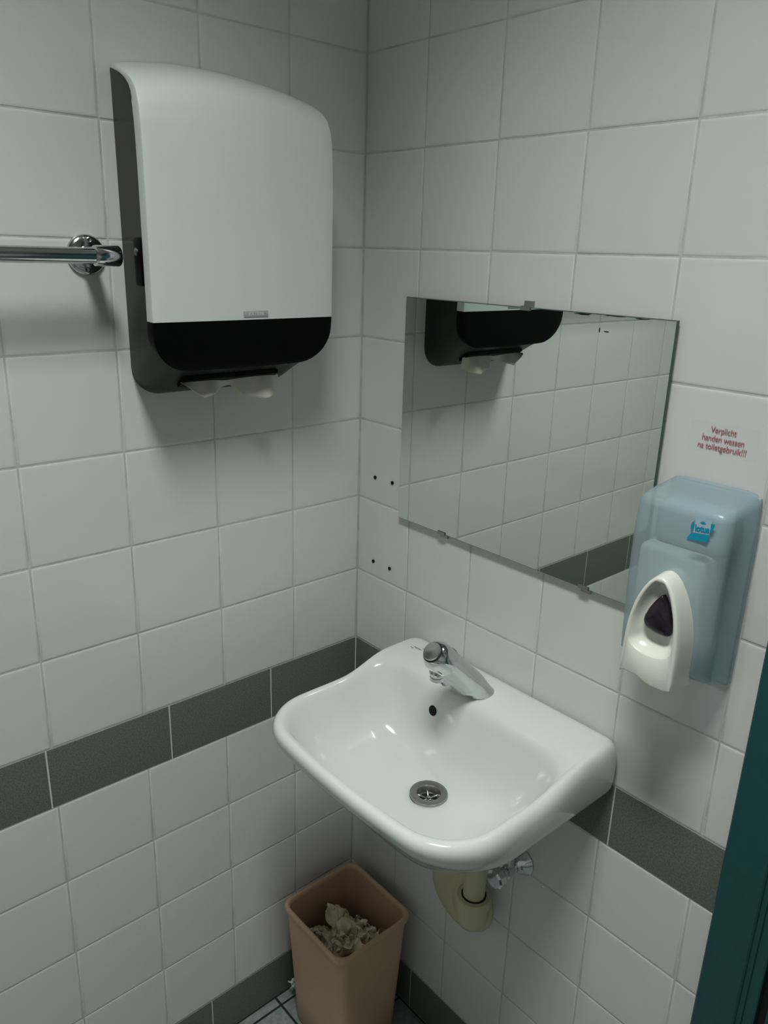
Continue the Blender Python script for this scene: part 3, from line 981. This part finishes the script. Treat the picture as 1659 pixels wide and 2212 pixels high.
sv = empty('stop_valve', (0.457, 0, 0.568), 'small chrome angle stop valve with bell rosette on the tiles under the basin', 'valve')
VX, VZ = 0.4570, 0.5700
bm = bmesh.new()
lathe(bm, (VX, -0.0008, VZ), (0, -1, 0), [(0, 0.0275), (0.0020, 0.0275), (0.0035, 0.0262), (0.010, 0.0200), (0.018, 0.0150), (0.024, 0.0125)], n=12)
obj('rosette', bm, M_CHROME, sv, smooth=25)
bm = bmesh.new()
lathe(bm, (VX, -0.022, VZ), (0, -1, 0), [(0, 0.0100), (0.008, 0.0100), (0.009, 0.0130), (0.022, 0.0130), (0.023, 0.0100), (0.032, 0.0095)], n=24)
lathe(bm, (VX, -0.038, VZ + 0.004), (0, 0, 1), [(0, 0.0080), (0.012, 0.0080), (0.013, 0.0105), (0.026, 0.0105), (0.027, 0.006)], n=6)
obj('valve_body', bm, M_CHROME, sv, smooth=35)
bm = bmesh.new()
lathe(bm, (VX, -0.052, VZ), (0, -1, 0), [(0, 0.0110), (0.003, 0.0160), (0.006, 0.0175), (0.018, 0.0170), (0.021, 0.0140), (0.022, 0.0060)], n=10)
obj('valve_knob', bm, M_CHROME, sv, smooth=25)
bm = bmesh.new()
tube(bm, [(VX, -0.038, VZ + 0.03), (VX - 0.002, -0.040, 0.66), (VX - 0.010, -0.045, 0.69), (VX - 0.022, -0.050, 0.704)], 0.005, n=14)
obj('supply_hose', bm, M_STEEL, sv, smooth=60)

# ---------------------------------------------------------------- waste bin
BH = 0.300
bx0, bx1, by0, by1 = 0.046, 0.232, -0.216, -0.037      # rim
ttx, tty = 0.0135, 0.0135                                # taper to the floor
bn = empty('waste_bin', ((bx0 + bx1) / 2, (by0 + by1) / 2, 0), 'square salmon pink plastic waste bin standing open in the corner', 'bin')
def bl(t, off=0.0, r=0.022):
    """section at height fraction t, offset outwards by off"""
    k = (1 - t)
    pts = rrect(bx0 + ttx * k - off, bx1 - ttx * k + off, by0 + tty * k - off, by1 - tty * k + off, r, r, k=6, s=4)
    return [Vector((x, y, 0.0015 + BH * t)) for x, y in pts]
bm = bmesh.new()
L = [bl(0.0, -0.008, 0.018), bl(0.0, -0.002), bl(0.012), bl(0.25), bl(0.5), bl(0.75), bl(0.955), bl(0.958, 0.0), bl(0.955, -0.003), bl(0.75, -0.003), bl(0.5, -0.003), bl(0.25, -0.003), bl(0.02, -0.004), bl(0.02, -0.012, 0.014)]
loft(bm, L)
obj('bin_body', bm, M_BIN, bn, smooth=40)
bm = bmesh.new()
L = [bl(0.950, -0.0032), bl(0.950, 0.0025), bl(0.960, 0.0042), bl(0.980, 0.0048), bl(0.995, 0.0038), bl(1.0, 0.0015), bl(1.0, -0.0010), bl(0.992, -0.0030), bl(0.97, -0.0040)]
rows = loft(bm, L, False, False)
for i in range(len(rows[0])):
    j = (i + 1) % len(rows[0])
    bm.faces.new((rows[-1][i], rows[-1][j], rows[0][j], rows[0][i]))
obj('bin_rim', bm, M_BIN, bn, smooth=60)

# crumpled paper towels in the bin
def crumple(seed, size, n=30, amp=0.5, flat=0.6, spike=0.0):
    rnd = random.Random(seed)
    o3 = Vector((rnd.uniform(-50, 50), rnd.uniform(-50, 50), rnd.uniform(-50, 50)))
    bm = bmesh.new()
    g = []
    for j in range(n + 1):
        row = []
        for i in range(n + 1):
            u, v = (i / n - 0.5) * 2, (j / n - 0.5) * 2
            q = Vector((u * 1.7, v * 1.7, 0)) + o3
            def rid(k, s):
                p = noise.noise(q * s + Vector((k * 17.3, k * 5.1, k * 9.7)))
                return 1 - abs(p) * 2.6
            x = u * 0.75 + 0.34 * noise.noise(q * 1.3 + Vector((3, 1, 2))) + 0.16 * rid(1, 1.6)
            y = v * 0.75 + 0.34 * noise.noise(q * 1.3 + Vector((9, 4, 7))) + 0.16 * rid(2, 1.6)
            r = math.sqrt(u * u + v * v)
            z = amp * (0.80 * rid(3, 0.8) + 0.34 * rid(4, 1.7) + 0.06 * rid(5, 3.6)) + flat * (0.5 - r * r * 0.42)
            z += spike * max(0.0, (u + v) / 2 - 0.25) ** 1.5
            row.append(bm.verts.new(Vector((x, y, z)) * size))
        g.append(row)
    for a, b in zip(g, g[1:]):
        for i in range(n):
            bm.faces.new((a[i], a[i + 1], b[i + 1], b[i]))
    return bm
for seed, size, loc, rot, lab in (
        (11, 0.041, (0.170, -0.158, 0.226), (0.5, 0.2, 0.3), 'crumpled cream paper towel in the middle of the pink bin, nearest the front corner'),
        (5, 0.041, (0.128, -0.110, 0.216), (-0.1, 0.1, 2.7), 'crumpled paper towel towards the back of the pink bin, one pointed corner sticking up'),
        (23, 0.038, (0.181, -0.100, 0.226), (0.2, -0.5, 2.1), 'crumpled paper towel against the right side of the pink bin'),
        (31, 0.036, (0.105, -0.168, 0.216), (0.6, -0.1, 4.0), 'crumpled paper towel against the left side of the pink bin'),
        (44, 0.046, (0.142, -0.132, 0.150), (0.0, 0.1, 0.8), 'crumpled paper towel lowest in the pink bin under the others')):
    bm = crumple(seed, size, spike=2.6 if seed == 5 else 0.5)
    o = obj('crumpled_paper_towel', bm, M_PAPER2, smooth=32)
    o.location = loc
    o.rotation_euler = rot
    sm = o.modifiers.new('thickness', 'SOLIDIFY'); sm.thickness = 0.0007
    tag(o, lab, 'paper towel', 'crumpled paper towels in the bin')
# white scrap behind the bin
bm = crumple(77, 0.014, n=14, amp=0.4)
o = obj('paper_scrap', bm, M_DISP_W, smooth=40)
o.location = (0.024, -0.176, 0.040); o.rotation_euler = (0.3, 1.2, 0.2)
sm = o.modifiers.new('thickness', 'SOLIDIFY'); sm.thickness = 0.0008
tag(o, 'small white paper scrap stuck between the pink bin and the left wall', 'paper scrap')
